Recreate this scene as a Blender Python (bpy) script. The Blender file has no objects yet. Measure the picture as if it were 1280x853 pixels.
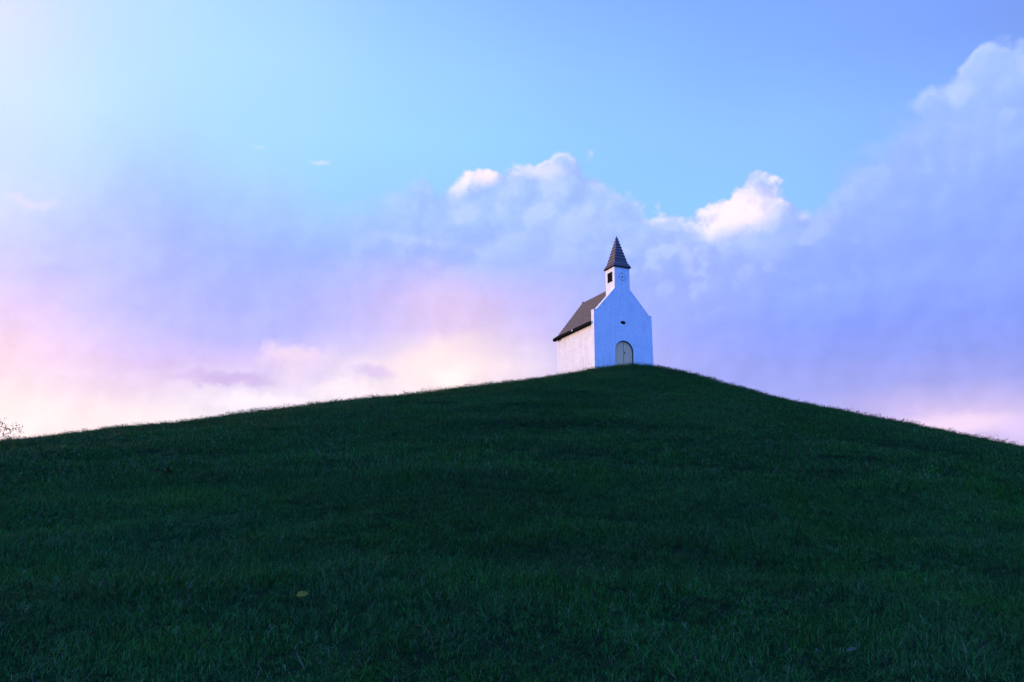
import bpy, bmesh, math, random
import numpy as np
from mathutils import Vector, Matrix
from mathutils.geometry import tessellate_polygon

random.seed(7)
rng = np.random.default_rng(11)
R = math.radians
scene = bpy.context.scene
col = scene.collection

# ------------------------------------------------------------------ camera
EYE = 1.6
cam_data = bpy.data.cameras.new('camera')
cam_data.sensor_width = 36.0
cam_data.lens = 36.0 * 1325.1 / 1280.0
cam_data.clip_start = 0.05
cam_data.clip_end = 20000
cam = bpy.data.objects.new('camera', cam_data)
col.objects.link(cam)
cam.location = (0, 0, EYE)
cam.rotation_euler = (math.pi / 2 + 0.2405, 0, 0)
scene.camera = cam

# ------------------------------------------------------------------ exposure
vs = scene.view_settings
vs.view_transform = 'Standard'
vs.look = 'None'
vs.gamma = 1.0
vs.use_curve_mapping = False
vs.exposure = 1.5
BG = 0.12                                   # strength of the world background
GAIN = 1.0 / (BG * 2 ** vs.exposure)        # display-linear 1.0 expressed in world units

# ------------------------------------------------------------------ sun (low, left, behind thin evening cloud)
SUN_AZ, SUN_EL = -58.0, 2.5
sd = bpy.data.lights.new('sun', 'SUN')
sd.energy = 2.2
sd.angle = R(10)
sd.color = (1.0, 0.62, 0.40)
sun = bpy.data.objects.new('sun', sd)
col.objects.link(sun)
sdir = Vector((math.sin(R(SUN_AZ)) * math.cos(R(SUN_EL)), math.cos(R(SUN_AZ)) * math.cos(R(SUN_EL)), math.sin(R(SUN_EL))))
sun.rotation_euler = sdir.to_track_quat('Z', 'Y').to_euler()
sun.location = (-40, 30, 40)

# ------------------------------------------------------------------ sky
def lin(c):
    c = np.asarray(c, float) / 255.0
    v = np.where(c <= 0.04045, c / 12.92, ((c + 0.055) / 1.055) ** 2.4)
    return np.where(c >= 1, 1.12, v)          # a clipped channel was brighter than white

# (azimuth deg from +Y, elevation deg, sRGB) of the clear evening sky and of the cloud deck
CLEAR = [
    (-28.34, 28.27, 234, 236, 255), (-26.82, 28.6, 208, 230, 255), (-24.47, 29.08, 198, 230, 255), (-20.35, 29.81, 190, 230, 255), (-15.09, 30.54, 175, 220, 255), (-7.68, 31.2, 155, 205, 255), (0.0, 31.42, 143, 190, 255), (7.68, 31.2, 134, 179, 255), (15.09, 30.54, 129, 172, 255), (22.02, 29.53, 127, 168, 255), (28.15, 28.31, 125, 160, 245),
    (-27.89, 24.82, 222, 238, 255), (-24.06, 25.54, 205, 238, 255), (-20.0, 26.18, 190, 232, 255), (-14.82, 26.83, 180, 228, 255), (-7.54, 27.42, 165, 218, 255), (0.0, 27.62, 155, 208, 255), (7.54, 27.42, 144, 197, 255), (14.82, 26.83, 137, 185, 255), (21.65, 25.94, 138, 185, 255), (27.71, 24.86, 135, 175, 252),
    (-27.52, 21.84, 215, 232, 255), (-23.73, 22.47, 200, 232, 255), (-19.71, 23.05, 185, 228, 255), (-14.6, 23.62, 175, 225, 255), (-7.42, 24.14, 165, 222, 255), (0.0, 24.32, 155, 216, 255), (7.42, 24.14, 150, 206, 255), (14.6, 23.62, 148, 201, 255), (21.35, 22.83, 145, 195, 255),
    (-10.91, 21.01, 162, 216, 255), (-6.42, 21.24, 158, 213, 255), (0.0, 21.37, 153, 210, 255), (7.32, 21.21, 149, 207, 255), (10.02, 21.07, 150, 210, 255), (14.42, 20.75, 148, 204, 255), (21.08, 20.05, 144, 194, 255),
]
CLOUD = [
    (24.76, 24.64, 164, 197, 255), (27.61, 24.12, 160, 192, 255),
    (-27.52, 21.84, 215, 232, 255), (-23.73, 22.47, 195, 218, 255), (-19.71, 23.05, 178, 212, 255), (-15.47, 23.53, 175, 215, 255), (21.35, 22.83, 162, 196, 255), (24.51, 22.35, 158, 190, 255), (27.34, 21.87, 152, 183, 255),
    (-27.21, 19.18, 218, 225, 255), (-23.45, 19.74, 192, 208, 255), (-19.47, 20.25, 173, 200, 255), (-15.28, 20.68, 168, 200, 255), (-10.91, 21.01, 172, 207, 255), (-6.42, 21.24, 170, 205, 255), (-1.84, 21.36, 172, 203, 255), (2.76, 21.34, 174, 202, 255), (7.32, 21.21, 172, 203, 255), (11.8, 20.95, 180, 205, 255), (16.13, 20.6, 170, 195, 255), (20.28, 20.15, 158, 188, 255), (24.22, 19.64, 146, 176, 255), (27.02, 19.21, 146, 174, 255),
    (-26.9, 16.5, 228, 215, 255), (-23.17, 16.98, 197, 202, 255), (-19.23, 17.41, 175, 190, 255), (-15.08, 17.78, 166, 186, 255), (-10.77, 18.07, 164, 188, 255), (-6.33, 18.27, 166, 190, 255), (-1.82, 18.37, 172, 196, 255), (2.72, 18.36, 170, 194, 255), (7.23, 18.24, 160, 188, 255), (11.64, 18.02, 172, 192, 255), (15.93, 17.71, 148, 178, 255), (20.03, 17.33, 150, 176, 255), (23.94, 16.89, 146, 172, 255), (26.72, 16.53, 146, 170, 255),
    (-26.55, 13.41, 250, 217, 245), (-22.86, 13.8, 232, 213, 255), (-18.96, 14.15, 212, 203, 255), (-14.87, 14.45, 182, 186, 255), (-10.61, 14.68, 182, 188, 255), (-6.24, 14.84, 200, 190, 250), (-4.02, 14.89, 235, 205, 240), (-1.79, 14.92, 215, 195, 245), (2.68, 14.91, 185, 190, 255), (9.31, 14.74, 160, 178, 255), (13.61, 14.52, 150, 170, 255), (17.75, 14.24, 139, 165, 255), (21.71, 13.91, 138, 161, 252), (26.37, 13.43, 138, 162, 253),
    (-26.3, 11.09, 255, 227, 235), (-22.64, 11.41, 246, 216, 245), (-18.77, 11.69, 226, 202, 250), (-14.71, 11.94, 215, 195, 245), (-10.5, 12.13, 222, 203, 250), (-6.17, 12.26, 248, 232, 245), (-3.54, 12.31, 255, 244, 240), (-0.88, 12.33, 250, 230, 240), (1.77, 12.33, 222, 208, 250), (9.21, 12.18, 172, 178, 250), (13.46, 12.0, 160, 170, 250), (17.57, 11.77, 148, 163, 248), (21.5, 11.5, 145, 160, 245), (26.12, 11.1, 145, 162, 248),
    (-26.13, 9.54, 255, 242, 240), (-22.49, 9.81, 252, 229, 242), (-18.64, 10.06, 245, 222, 245), (-14.61, 10.27, 246, 236, 250), (-10.42, 10.43, 248, 238, 250), (-6.99, 10.53, 250, 240, 250), (14.61, 10.27, 168, 176, 248), (17.45, 10.13, 165, 170, 242), (21.35, 9.89, 165, 168, 240), (25.96, 9.56, 168, 168, 242),
    (-25.99, 8.19, 255, 250, 247), (-23.84, 8.33, 255, 244, 245), (-20.85, 8.51, 254, 240, 242), (-17.74, 8.67, 254, 244, 246), (19.31, 8.59, 215, 195, 242), (23.1, 8.38, 232, 210, 246), (25.81, 8.2, 232, 208, 252),
]
EDGE=[ (-27.5,21.65,3.0), (-23.77,22.86,3), (-20.64,24.12,3), (-17.66,23.9,3), (-14.1,22.64,2.2), (-10.92,21.22,1.6), (-8.69,21.35,1.1), (-6.43,21.84,0.7), (-4.61,22.07,0.5), (-3.0,22.52,0.3), (-1.86,23.64,0.2), (0.0,23.73,0.2), (1.86,23.59,0.2), (3.71,23.23,0.25), (4.85,22.65,0.3), (6.88,21.65,0.3), (8.25,21.75,0.22), (9.55,20.59,0.3), (10.33,20.04,0.22), (11.82,21.37,0.18), (13.19,22.1,0.18), (14.92,21.78,0.18), (16.34,20.58,0.3), (17.43,20.88,0.9), (18.79,22.15,1.2), (19.69,22.85,1.2), (21.44,23.8,0.7), (22.76,24.67,0.35), (23.69,25.8,0.25), (24.96,26.34,0.25), (26.57,26.6,0.3), (28.13,26.65,0.3) ]
PIECES = [(-10.88, 23.0, .8, .22, (238, 238, 255), .45, 1.6), (-26.2, 19.3, 1.8, .45, (244, 232, 252), .45, 2.5), (-14.4, 23.5, .5, .15, (225, 235, 255), .25, 1.2),
          (-13.6, 10.2, 4.2, .6, (255, 250, 255), .8, 2.6), (-15.3, 11.3, 4.2, .55, (212, 188, 240), .85, 3.0), (-7.6, 12.0, 1.8, .5, (222, 200, 244), .7, 3.0), (-12.4, 11.4, 1.5, 1.0, (250, 228, 252), .7, 4.0),
          (-3.7, 12.6, 3.2, 2.1, (255, 240, 242), .85, 3.8), (-3.5, 11.8, 1.6, 1.0, (255, 252, 250), .9, 3.0), (-2.2, 13.6, 2.2, 1.2, (240, 222, 240), .5, 4.0), (22.9, 8.6, 4.4, .75, (250, 224, 253), .95, 1.4),
          (25.8, 8.2, 1.6, .7, (238, 214, 255), .5, 1.5), (12.9, 20.4, 3.1, 1.8, (255, 250, 255), -.95, 2.0), (-1.6, 22.9, 1.7, 1.0, (255, 247, 252), -.9, 1.6), (2.2, 22.8, 1.6, .7, (232, 232, 255), -.7, 2.0), (8.2, 20.4, .9, .6, (248, 244, 255), -.8, 1.2), (24.6, 24.9, 1.3, .8, (205, 222, 255), -.55, 2.0), (26.4, 25.4, 3.0, 1.6, (172, 200, 255), -.6, 2.0),
          (5.4, 19.2, 4.4, 1.9, (188, 210, 255), .7, 4.0), (14.5, 18.6, 3.2, 1.2, (178, 202, 255), .6, 4.0), (-12.5, 12.6, 3.6, 1.0, (252, 226, 246), .8, 4.4), (-9.2, 10.9, 2.6, .7, (255, 246, 252), .8, 4.4), (24.5, 22.8, 3.6, 2.4, (164, 192, 255), .6, 4.2), (9.8, 18.0, .6, 1.3, (205, 215, 255), .45, 2.6), (20.0, 22.6, .9, .7, (160, 198, 255), .4, 3.0)]

# light outside the picture: white-pink glow round the sunset on the left, strong blue behind (linear, may exceed 1)
FAR_CLEAR = [(-40, 8, 1.5, 1.16, 1.12), (-40, 30, 0.95, 1.0, 0.966), (-64, 6, 2.4, 1.7, 1.26), (-64, 25, 1.2, 1.05, 1.008), (-100, 8, 0.95, 1.101, 1.704), (-100, 35, 0.475, 0.869, 1.845), (-140, 12, 0.436, 0.788, 2.129), (-140, 40, 0.333, 0.765, 2.271), (180, 8, 0.317, 0.718, 2.704), (180, 30, 0.285, 0.765, 3.042), (-180, 8, 0.317, 0.718, 2.704), (-180, 30, 0.285, 0.765, 3.042), (140, 8, 0.261, 0.637, 2.62), (140, 35, 0.253, 0.695, 2.873), (100, 8, 0.238, 0.522, 2.028), (100, 35, 0.222, 0.58, 2.197), (60, 8, 0.3, 0.4, 1.0), (60, 30, 0.26, 0.44, 1.05), (35, 20, 0.28, 0.42, 1.0), (0, 45, 0.26, 0.48, 1.0), (0, 90, 0.206, 0.58, 2.028), (90, 90, 0.206, 0.58, 2.028), (-90, 90, 0.238, 0.637, 2.028), (-180, 90, 0.222, 0.626, 2.197), (180, 90, 0.222, 0.626, 2.197)]
FAR_CLOUD = FAR_CLEAR
AZS = [-180, -140, -110, -85, -65, -50, -40, -33, -28, -24, -20, -16, -12, -8, -4, 0, 4, 8, 12, 16, 20, 24, 28, 33, 42, 60, 85, 110, 140, 180]
TOPV = 3.0

def table(samples, far, az, el):
    S = np.array([(a, e, *lin((r, g, b))) for a, e, r, g, b in samples] + list(far))
    d2 = (S[:, 0] - az) ** 2 + ((S[:, 1] - el) * 1.25) ** 2
    w = 1.0 / (d2 + .9) ** 2.5
    return (w[:, None] * S[:, 2:]).sum(0) / w.sum()

world = bpy.data.worlds.new('World')
scene.world = world
world.use_nodes = True
nt = world.node_tree
nt.nodes.clear()

def node(tree, kind, **kw):
    n = tree.nodes.new(kind)
    for k, v in kw.items():
        setattr(n, k, v)
    return n

class NB:
    """small helper that chains shader maths nodes"""
    def __init__(s, tree):
        s.t = tree
    def put(s, sock, v):
        if isinstance(v, bpy.types.NodeSocket):
            s.t.links.new(v, sock)
        else:
            sock.default_value = v
    def m(s, op, a, b=None, c=None, clamp=False):
        n = node(s.t, 'ShaderNodeMath', operation=op)
        n.use_clamp = clamp
        s.put(n.inputs[0], a)
        if b is not None:
            s.put(n.inputs[1], b)
        if c is not None:
            s.put(n.inputs[2], c)
        return n.outputs[0]
    def v(s, op, a, b=None):
        n = node(s.t, 'ShaderNodeVectorMath', operation=op)
        s.put(n.inputs[0], a)
        if b is not None:
            s.put(n.inputs[1], b)
        return n.outputs['Value'] if op in ('DOT_PRODUCT', 'LENGTH', 'DISTANCE') else n.outputs['Vector']
    def mix(s, f, a, b, blend='MIX'):
        n = node(s.t, 'ShaderNodeMix', data_type='RGBA', blend_type=blend)
        n.clamp_factor = True
        s.put(n.inputs[0], f)
        for sk, q in ((n.inputs[6], a), (n.inputs[7], b)):
            s.put(sk, (*q, 1.0) if isinstance(q, tuple) and len(q) == 3 else q)
        return n.outputs[2]
    def rng(s, x, a, b, c=0.0, d=1.0, smooth=True):
        n = node(s.t, 'ShaderNodeMapRange', interpolation_type='SMOOTHSTEP' if smooth else 'LINEAR')
        n.clamp = True
        for i, q in enumerate((x, a, b, c, d)):
            s.put(n.inputs[i], q)
        return n.outputs[0]
    def noise(s, vec, scale, detail=4, rough=.5, dist=0.0, lac=2.0):
        n = node(s.t, 'ShaderNodeTexNoise')
        s.put(n.inputs['Vector'], vec)
        n.inputs['Scale'].default_value = scale
        n.inputs['Detail'].default_value = detail
        n.inputs['Roughness'].default_value = rough
        n.inputs['Distortion'].default_value = dist
        n.inputs['Lacunarity'].default_value = lac
        return n.outputs['Fac'], n.outputs['Color']
    def ramp(s, fac, stops, interp='LINEAR'):
        n = node(s.t, 'ShaderNodeValToRGB')
        cr = n.color_ramp
        cr.interpolation = interp
        while len(cr.elements) < len(stops):
            cr.elements.new(0.5)
        for e, (p, c) in zip(cr.elements, sorted(stops, key=lambda q: q[0])):
            e.position = p
        for e, (p, c) in zip(cr.elements, sorted(stops, key=lambda q: q[0])):
            e.color = (*c, 1.0) if len(c) == 3 else c
        s.put(n.inputs[0], fac)
        return n.outputs[0]
    def sep(s, v):
        n = node(s.t, 'ShaderNodeSeparateXYZ')
        s.put(n.inputs[0], v)
        return n.outputs

PUFF0 = .66
W = NB(nt)
tc = node(nt, 'ShaderNodeTexCoord')
D = W.v('NORMALIZE', tc.outputs['Generated'])
wn_f, wn_c = W.noise(W.v('MULTIPLY', D, (1, 1, 2.0)), 5.0, 4, .5)
warp = W.v('SUBTRACT', wn_c, (.5, .5, .5))
def azel(vec):
    x, y, z = W.sep(vec)
    az = W.m('DEGREES', W.m('ARCTAN2', x, y))
    el = W.m('DEGREES', W.m('ARCSINE', z))
    return az, el
az0, el0 = azel(D)
wx, wy, wz = W.sep(warp)
azw = W.m('ADD', az0, W.m('MULTIPLY', wx, 5.0))
elw = W.m('ADD', el0, W.m('MULTIPLY', wz, 3.5))
def unit(az):
    return W.m('ADD', W.m('MULTIPLY', az, 1 / 360.0), .5)
def field(samples, far, levels, az, el):
    u = unit(az)
    prev = None
    for k, L in enumerate(levels):
        c = W.ramp(u, [(a / 360 + .5, tuple(float(q) for q in table(samples, far, a, L) / TOPV)) for a in AZS], 'B_SPLINE')
        if prev is None:
            prev = c
        else:
            f = W.rng(el, float(levels[k - 1]), float(L), smooth=False)
            prev = W.mix(f, prev, c)
    return prev
clear_c = field(CLEAR, FAR_CLEAR, [8, 17, 21, 24.5, 28, 32, 45, 80], az0, el0)
cloud_c = field(CLOUD, FAR_CLOUD, [7, 9, 10.5, 12.2, 14, 16, 18.5, 21, 24, 28, 40, 80], azw, elw)

u0 = unit(az0)
edge = W.m('MULTIPLY', W.ramp(u0, [(a / 360 + .5, (e / 40,) * 3) for a, e, s_ in EDGE]), 40.0)
soft = W.m('MULTIPLY', W.ramp(u0, [(a / 360 + .5, (s_ / 4,) * 3) for a, e, s_ in EDGE]), 4.0)
fb0, _ = W.noise(D, 15.0, 9, .56)
fb1, _ = W.noise(W.v('ADD', D, (-.010, 0.0, .008)), 15.0, 9, .56)
fine0, _ = W.noise(D, 44.0, 8, .6)
amp = W.ramp(u0, [(a / 360 + .5, (q / 8,) * 3) for a, q in ((-30, 7.0), (-10, 5.5), (-5, 3.6), (0, 3.0), (16, 3.0), (19, 4.0), (28, 3.4))])
amp = W.m('MULTIPLY', amp, 8.0)
vor = node(nt, 'ShaderNodeTexVoronoi', feature='SMOOTH_F1')
nt.links.new(W.v('ADD', D, W.v('MULTIPLY', warp, (.03, .03, .03))), vor.inputs['Vector'])
vor.inputs['Scale'].default_value = 30.0
vor.inputs['Detail'].default_value = 2.0
vor.inputs['Roughness'].default_value = .42
vor.inputs['Smoothness'].default_value = .35
puff = W.m('SUBTRACT', PUFF0, vor.outputs['Distance'])            # rounded heads of the cumulus
puffw = W.ramp(u0, [(a / 360 + .5, (q,) * 3) for a, q in ((-12, .0), (-5, .7), (-2, 1), (16, 1), (18.5, .45), (28, .8))])
puff = W.m('MULTIPLY', W.m('MULTIPLY', puff, puffw), 2.2)
bump = W.m('ADD', W.m('MULTIPLY', W.m('SUBTRACT', fb0, .5), amp), W.m('MULTIPLY', W.m('SUBTRACT', fine0, .5), .55))
bump = W.m('ADD', bump, puff)
depth = W.m('SUBTRACT', W.m('ADD', edge, bump), el0)
mask = W.rng(depth, W.m('MULTIPLY', soft, -1.0), W.m('MULTIPLY', soft, 1.6))
lit = W.m('ADD', W.m('ADD', W.m('MULTIPLY', W.m('SUBTRACT', fb0, fb1), 5.0), .5), W.m('MULTIPLY', puff, .22), clamp=True)
# soft light and shade over the billows of the cloud deck
shade = W.rng(lit, 0.0, 1.0, .965, 1.055, smooth=False)
cloud_s = W.mix(1.0, cloud_c, W.v('SCALE', (1, 1, 1)), 'MULTIPLY') if False else cloud_c
sc_n = node(nt, 'ShaderNodeVectorMath', operation='SCALE')
nt.links.new(cloud_c, sc_n.inputs[0]); nt.links.new(shade, sc_n.inputs['Scale'])
cloud_s = sc_n.outputs[0]
# rounded volumes of the cumulus heads: light on the sun side, blue shade between them
headw = W.ramp(u0, [(a / 360 + .5, (q,) * 3) for a, q in ((-16, 0), (-8, .12), (-4, .45), (15, .5), (17.5, .14), (21, .10), (25, .28), (28, .32))])
headw = W.m('MULTIPLY', headw, W.m('SUBTRACT', 1.0, W.rng(depth, 2.0, 6.5)))
vor2 = node(nt, 'ShaderNodeTexVoronoi', feature='SMOOTH_F1')
nt.links.new(W.v('ADD', W.v('ADD', D, (-.008, 0, .009)), W.v('MULTIPLY', warp, (.03, .03, .03))), vor2.inputs['Vector'])
for nm, q in (('Scale', 30.0), ('Detail', 2.0), ('Roughness', .42), ('Smoothness', .35)):
    vor2.inputs[nm].default_value = q
side = W.m('ADD', W.m('MULTIPLY', W.m('SUBTRACT', vor2.outputs['Distance'], vor.outputs['Distance']), 1.5), W.m('MULTIPLY', W.m('SUBTRACT', fb0, fb1), 3.0))
cloud_s = W.mix(W.m('MULTIPLY', headw, W.rng(side, .0, .55)), cloud_s, tuple(float(q) / TOPV for q in lin((205, 222, 255))))
cloud_s = W.mix(W.m('MULTIPLY', headw, W.m('MULTIPLY', W.rng(side, .0, -.5), .6)), cloud_s, tuple(float(q) / TOPV for q in lin((146, 176, 255))))
# real clear-sky model blended under the tabulated evening colours
sky = node(nt, 'ShaderNodeTexSky', sky_type='NISHITA')
sky.sun_disc = False
sky.sun_elevation = R(SUN_EL)
sky.sun_rotation = R(SUN_AZ)
ns = node(nt, 'ShaderNodeVectorMath', operation='SCALE')
nt.links.new(sky.outputs[0], ns.inputs[0]); ns.inputs['Scale'].default_value = .35 / TOPV
clear_m = W.mix(.05, clear_c, ns.outputs[0])
out_c = W.mix(mask, clear_m, cloud_s)
# sunlit white rims along the cloud tops
rimw = W.ramp(u0, [(a / 360 + .5, (q,) * 3) for a, q in ((-6, 0), (-4.4, .15), (-3.2, 1), (-1.4, 1), (0.2, .45), (1.8, .6), (3, .5), (4, .25), (5.5, .05), (7.4, .25), (8.2, .8), (8.9, .4), (9.6, .4), (10.2, 1), (13.5, 1), (15.2, .8), (16.4, .4), (17.2, 0), (21.5, .0), (23.2, .18), (24.5, .3), (25.6, .18), (28, .12))])
rimd = W.m('MULTIPLY', W.ramp(u0, [(a / 360 + .5, (q / 4,) * 3) for a, q in ((-4, 1.2), (-2, 1.7), (0, .9), (4, .7), (8.2, .9), (9.8, 1.0), (11, 2.3), (14, 2.4), (16, 1.0), (24, .9))]), 4.0)
rim = W.m('SUBTRACT', 1.0, W.rng(depth, W.m('MULTIPLY', rimd, .12), rimd))
rim = W.m('MULTIPLY', W.m('MULTIPLY', rim, rimw), W.m('MULTIPLY', mask, W.rng(lit, .15, .75)))
out_c = W.mix(rim, out_c, tuple(q / TOPV for q in (1.02, .95, 1.0)))
# single lighter or darker pieces of cloud: azimuth, elevation, half width, half height, linear colour, strength, raggedness
for (a, e, hw, hh, c, k, rg) in PIECES:
    dx = W.m('DIVIDE', W.m('SUBTRACT', W.m('ADD', az0, W.m('MULTIPLY', wx, rg)), a), hw)
    dy = W.m('DIVIDE', W.m('SUBTRACT', W.m('ADD', el0, W.m('MULTIPLY', W.m('SUBTRACT', fine0, .5), rg * .55)), e), hh)
    d = W.m('SQRT', W.m('ADD', W.m('MULTIPLY', dx, dx), W.m('MULTIPLY', dy, dy)))
    wgt = W.m('MULTIPLY', W.rng(d, 1.0, .15), abs(k))
    if rg >= 3.9:
        wgt = W.m('MULTIPLY', wgt, W.rng(fb0, .36, .54))
    if k < 0:
        wgt = W.m('MULTIPLY', wgt, W.m('MULTIPLY', mask, W.rng(lit, -.5, .35)))
    out_c = W.mix(wgt, out_c, tuple(float(q) / TOPV for q in lin(c)))
sc2 = node(nt, 'ShaderNodeVectorMath', operation='SCALE')
nt.links.new(out_c, sc2.inputs[0]); sc2.inputs['Scale'].default_value = GAIN * TOPV
bg = node(nt, 'ShaderNodeBackground')
nt.links.new(sc2.outputs[0], bg.inputs['Color'])
bg.inputs['Strength'].default_value = BG
wo = node(nt, 'ShaderNodeOutputWorld')
nt.links.new(bg.outputs[0], wo.inputs['Surface'])
world.cycles.sampling_method = 'MANUAL'
world.cycles.sample_map_resolution = 512

# ------------------------------------------------------------------ helpers
def tag(o, label=None, category=None, group=None, kind=None):
    for k, v in (('label', label), ('category', category), ('group', group), ('kind', kind)):
        if v:
            o[k] = v
    return o

def link_mesh(name, me, mat=None, parent=None):
    o = bpy.data.objects.new(name, me)
    col.objects.link(o)
    if mat is not None and not me.materials:
        me.materials.append(mat)
    if parent is not None:
        o.parent = parent
    return o

def from_bm(name, bm, mat, parent=None, smooth=False):
    bmesh.ops.recalc_face_normals(bm, faces=bm.faces)
    me = bpy.data.meshes.new(name)
    bm.to_mesh(me)
    bm.free()
    if smooth:
        for p in me.polygons:
            p.use_smooth = True
    return link_mesh(name, me, mat, parent)

def box(bm, x0, x1, y0, y1, z0, z1):
    vs = [bm.verts.new((x, y, z)) for x in (x0, x1) for y in (y0, y1) for z in (z0, z1)]
    for f in ((0, 1, 3, 2), (4, 6, 7, 5), (0, 4, 5, 1), (2, 3, 7, 6), (0, 2, 6, 4), (1, 5, 7, 3)):
        bm.faces.new([vs[i] for i in f])

def tube(bm, pts, radii, n=6):
    """closed tapered tube along a polyline"""
    rings = []
    for i, p in enumerate(pts):
        p = Vector(p)
        d = (Vector(pts[min(i + 1, len(pts) - 1)]) - Vector(pts[max(i - 1, 0)])).normalized()
        a = d.orthogonal().normalized()
        b = d.cross(a)
        rings.append([bm.verts.new(p + (a * math.cos(t) + b * math.sin(t)) * radii[i]) for t in (2 * math.pi * k / n for k in range(n))])
    for r0, r1 in zip(rings, rings[1:]):
        for k in range(n):
            bm.faces.new((r0[k], r0[(k + 1) % n], r1[(k + 1) % n], r1[k]))
    bm.faces.new(rings[0][::-1])
    bm.faces.new(rings[-1])

def slab(bm, loops, y0, y1):
    """flat outline (first loop) with holes (the others) in x,z, given a thickness from y0 to y1"""
    L = [[Vector((x, 0, z)) for x, z in lp] for lp in loops]
    tris = tessellate_polygon([[Vector((v.x, v.z, 0)) for v in lp] for lp in L])
    flat = [v for lp in L for v in lp]
    fa = [bm.verts.new((v.x, y0, v.z)) for v in flat]
    fb = [bm.verts.new((v.x, y1, v.z)) for v in flat]
    for t in tris:
        bm.faces.new([fa[i] for i in t])
        bm.faces.new([fb[i] for i in reversed(t)])
    k = 0
    for lp in L:
        n = len(lp)
        for i in range(n):
            a, b = k + i, k + (i + 1) % n
            bm.faces.new((fa[a], fa[b], fb[b], fb[a]))
        k += n

def material(name):
    m = bpy.data.materials.new(name)
    m.use_nodes = True
    t = m.node_tree
    b = t.nodes['Principled BSDF']
    return m, NB(t), b

def plain(name, c, rough=.7, var=.12, scale=6.0, spec=.3):
    m, N, b = material(name)
    pos = node(N.t, 'ShaderNodeNewGeometry').outputs['Position']
    f, _ = N.noise(pos, scale, 5, .6)
    c0 = tuple(q * (1 - var) for q in c)
    c1 = tuple(min(1, q * (1 + var)) for q in c)
    N.put(b.inputs['Base Color'], N.mix(N.rng(f, .3, .7), c0, c1))
    b.inputs['Roughness'].default_value = rough
    b.inputs['Specular IOR Level'].default_value = spec
    return m

# ------------------------------------------------------------------ terrain
HC = [7.7259, 69.38, 14.6176, 1.6396]
HS = np.array([0.2392, 0.2372, 0.2356, 0.2354, 0.2371, 0.2395, 0.24, 0.2349, 0.2344, 0.236, 0.2466, 0.2801, 0.3086, 0.323, 0.323, 0.3096, 0.2973, 0.2867, 0.2769, 0.2676, 0.2583])
HB = [0.6277, 9.6234, 64.6153, 4.4324]
KN = np.radians(np.arange(-120, 121, 12))

def lattice(seed):
    return np.random.default_rng(seed).random((256, 256))
LAT = [lattice(s) for s in range(8)]
def vnoise(x, y, k):
    L = LAT[k]
    xi, yi = np.floor(x).astype(int), np.floor(y).astype(int)
    u, v = x - xi, y - yi
    u, v = u * u * u * (u * (u * 6 - 15) + 10), v * v * v * (v * (v * 6 - 15) + 10)
    g = lambda a, b: L[(xi + a) & 255, (yi + b) & 255]
    return (g(0, 0) * (1 - u) + g(1, 0) * u) * (1 - v) + (g(0, 1) * (1 - u) + g(1, 1) * u) * v - .5

def hill(x, y):
    cx, cy, zc, a = HC
    dx, dy = x - cx, y - cy
    r = np.hypot(dx, dy)
    ph = np.arctan2(dx, -dy)
    t = (np.clip(ph, KN[0], KN[-1]) - KN[0]) / (KN[1] - KN[0])
    i = np.clip(t.astype(int), 0, len(KN) - 2)
    u = t - i
    g = lambda j: HS[np.clip(j, 0, len(KN) - 1)]
    a0, a1, a2, a3 = g(i - 1), g(i), g(i + 1), g(i + 2)
    s = .5 * (2 * a1 + (a2 - a0) * u + (2 * a0 - 5 * a1 + 4 * a2 - a3) * u * u + (3 * a1 - a0 - 3 * a2 + a3) * u ** 3)
    z = zc - s * (np.sqrt(r * r + a * a) - a) + HB[0] * np.exp(-((x - HB[1]) ** 2 + (y - HB[2]) ** 2) / (2 * HB[3] ** 2))
    return -1.95 + .2 * np.logaddexp(0, (z + 1.95) / .2) + EYE

def bumps(x, y):
    return .20 * vnoise(x / 9.0, y / 9.0, 0) + .17 * vnoise(x / 3.1 + 7, y / 3.1, 1) + .13 * vnoise(x / 1.1, y / 1.1 + 3, 2) + .045 * vnoise(x / .45, y / .45, 3)

def ground_z(x, y):
    x, y = np.asarray(x, float), np.asarray(y, float)
    r = np.hypot(x - HC[0], y - HC[1])
    fade = np.clip((np.hypot(x, y) - 2) / 6, .35, 1) * np.clip((r - 2.0) / 12, .30, 1)
    return hill(x, y) + bumps(x, y) * fade - .085

def axis(lo, hi, step, far):
    core = np.arange(lo, hi + 1e-6, step)
    t, d = [hi], step
    while t[-1] < far:
        d *= 1.35
        t.append(t[-1] + d)
    up = np.array(t[1:])
    return np.concatenate([(lo + hi - up)[::-1], core, up])
gx, gy = axis(-46, 46, .13, 2600), axis(-4, 92, .13, 2600)
GX, GY = np.meshgrid(gx, gy, indexing='ij')
GZ = ground_z(GX, GY)
nx, ny = GX.shape
idx = np.arange(nx * ny).reshape(nx, ny)
quads = np.stack([idx[:-1, :-1], idx[1:, :-1], idx[1:, 1:], idx[:-1, 1:]], -1).reshape(-1, 4)
me = bpy.data.meshes.new('hill_ground')
me.vertices.add(nx * ny)
me.vertices.foreach_set('co', np.stack([GX, GY, GZ], -1).astype(np.float32).ravel())
me.loops.add(quads.size)
me.loops.foreach_set('vertex_index', quads.astype(np.int32).ravel())
me.polygons.add(len(quads))
me.polygons.foreach_set('loop_start', np.arange(0, quads.size, 4, dtype=np.int32))
me.polygons.foreach_set('use_smooth', np.ones(len(quads), bool))
me.update()
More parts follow.
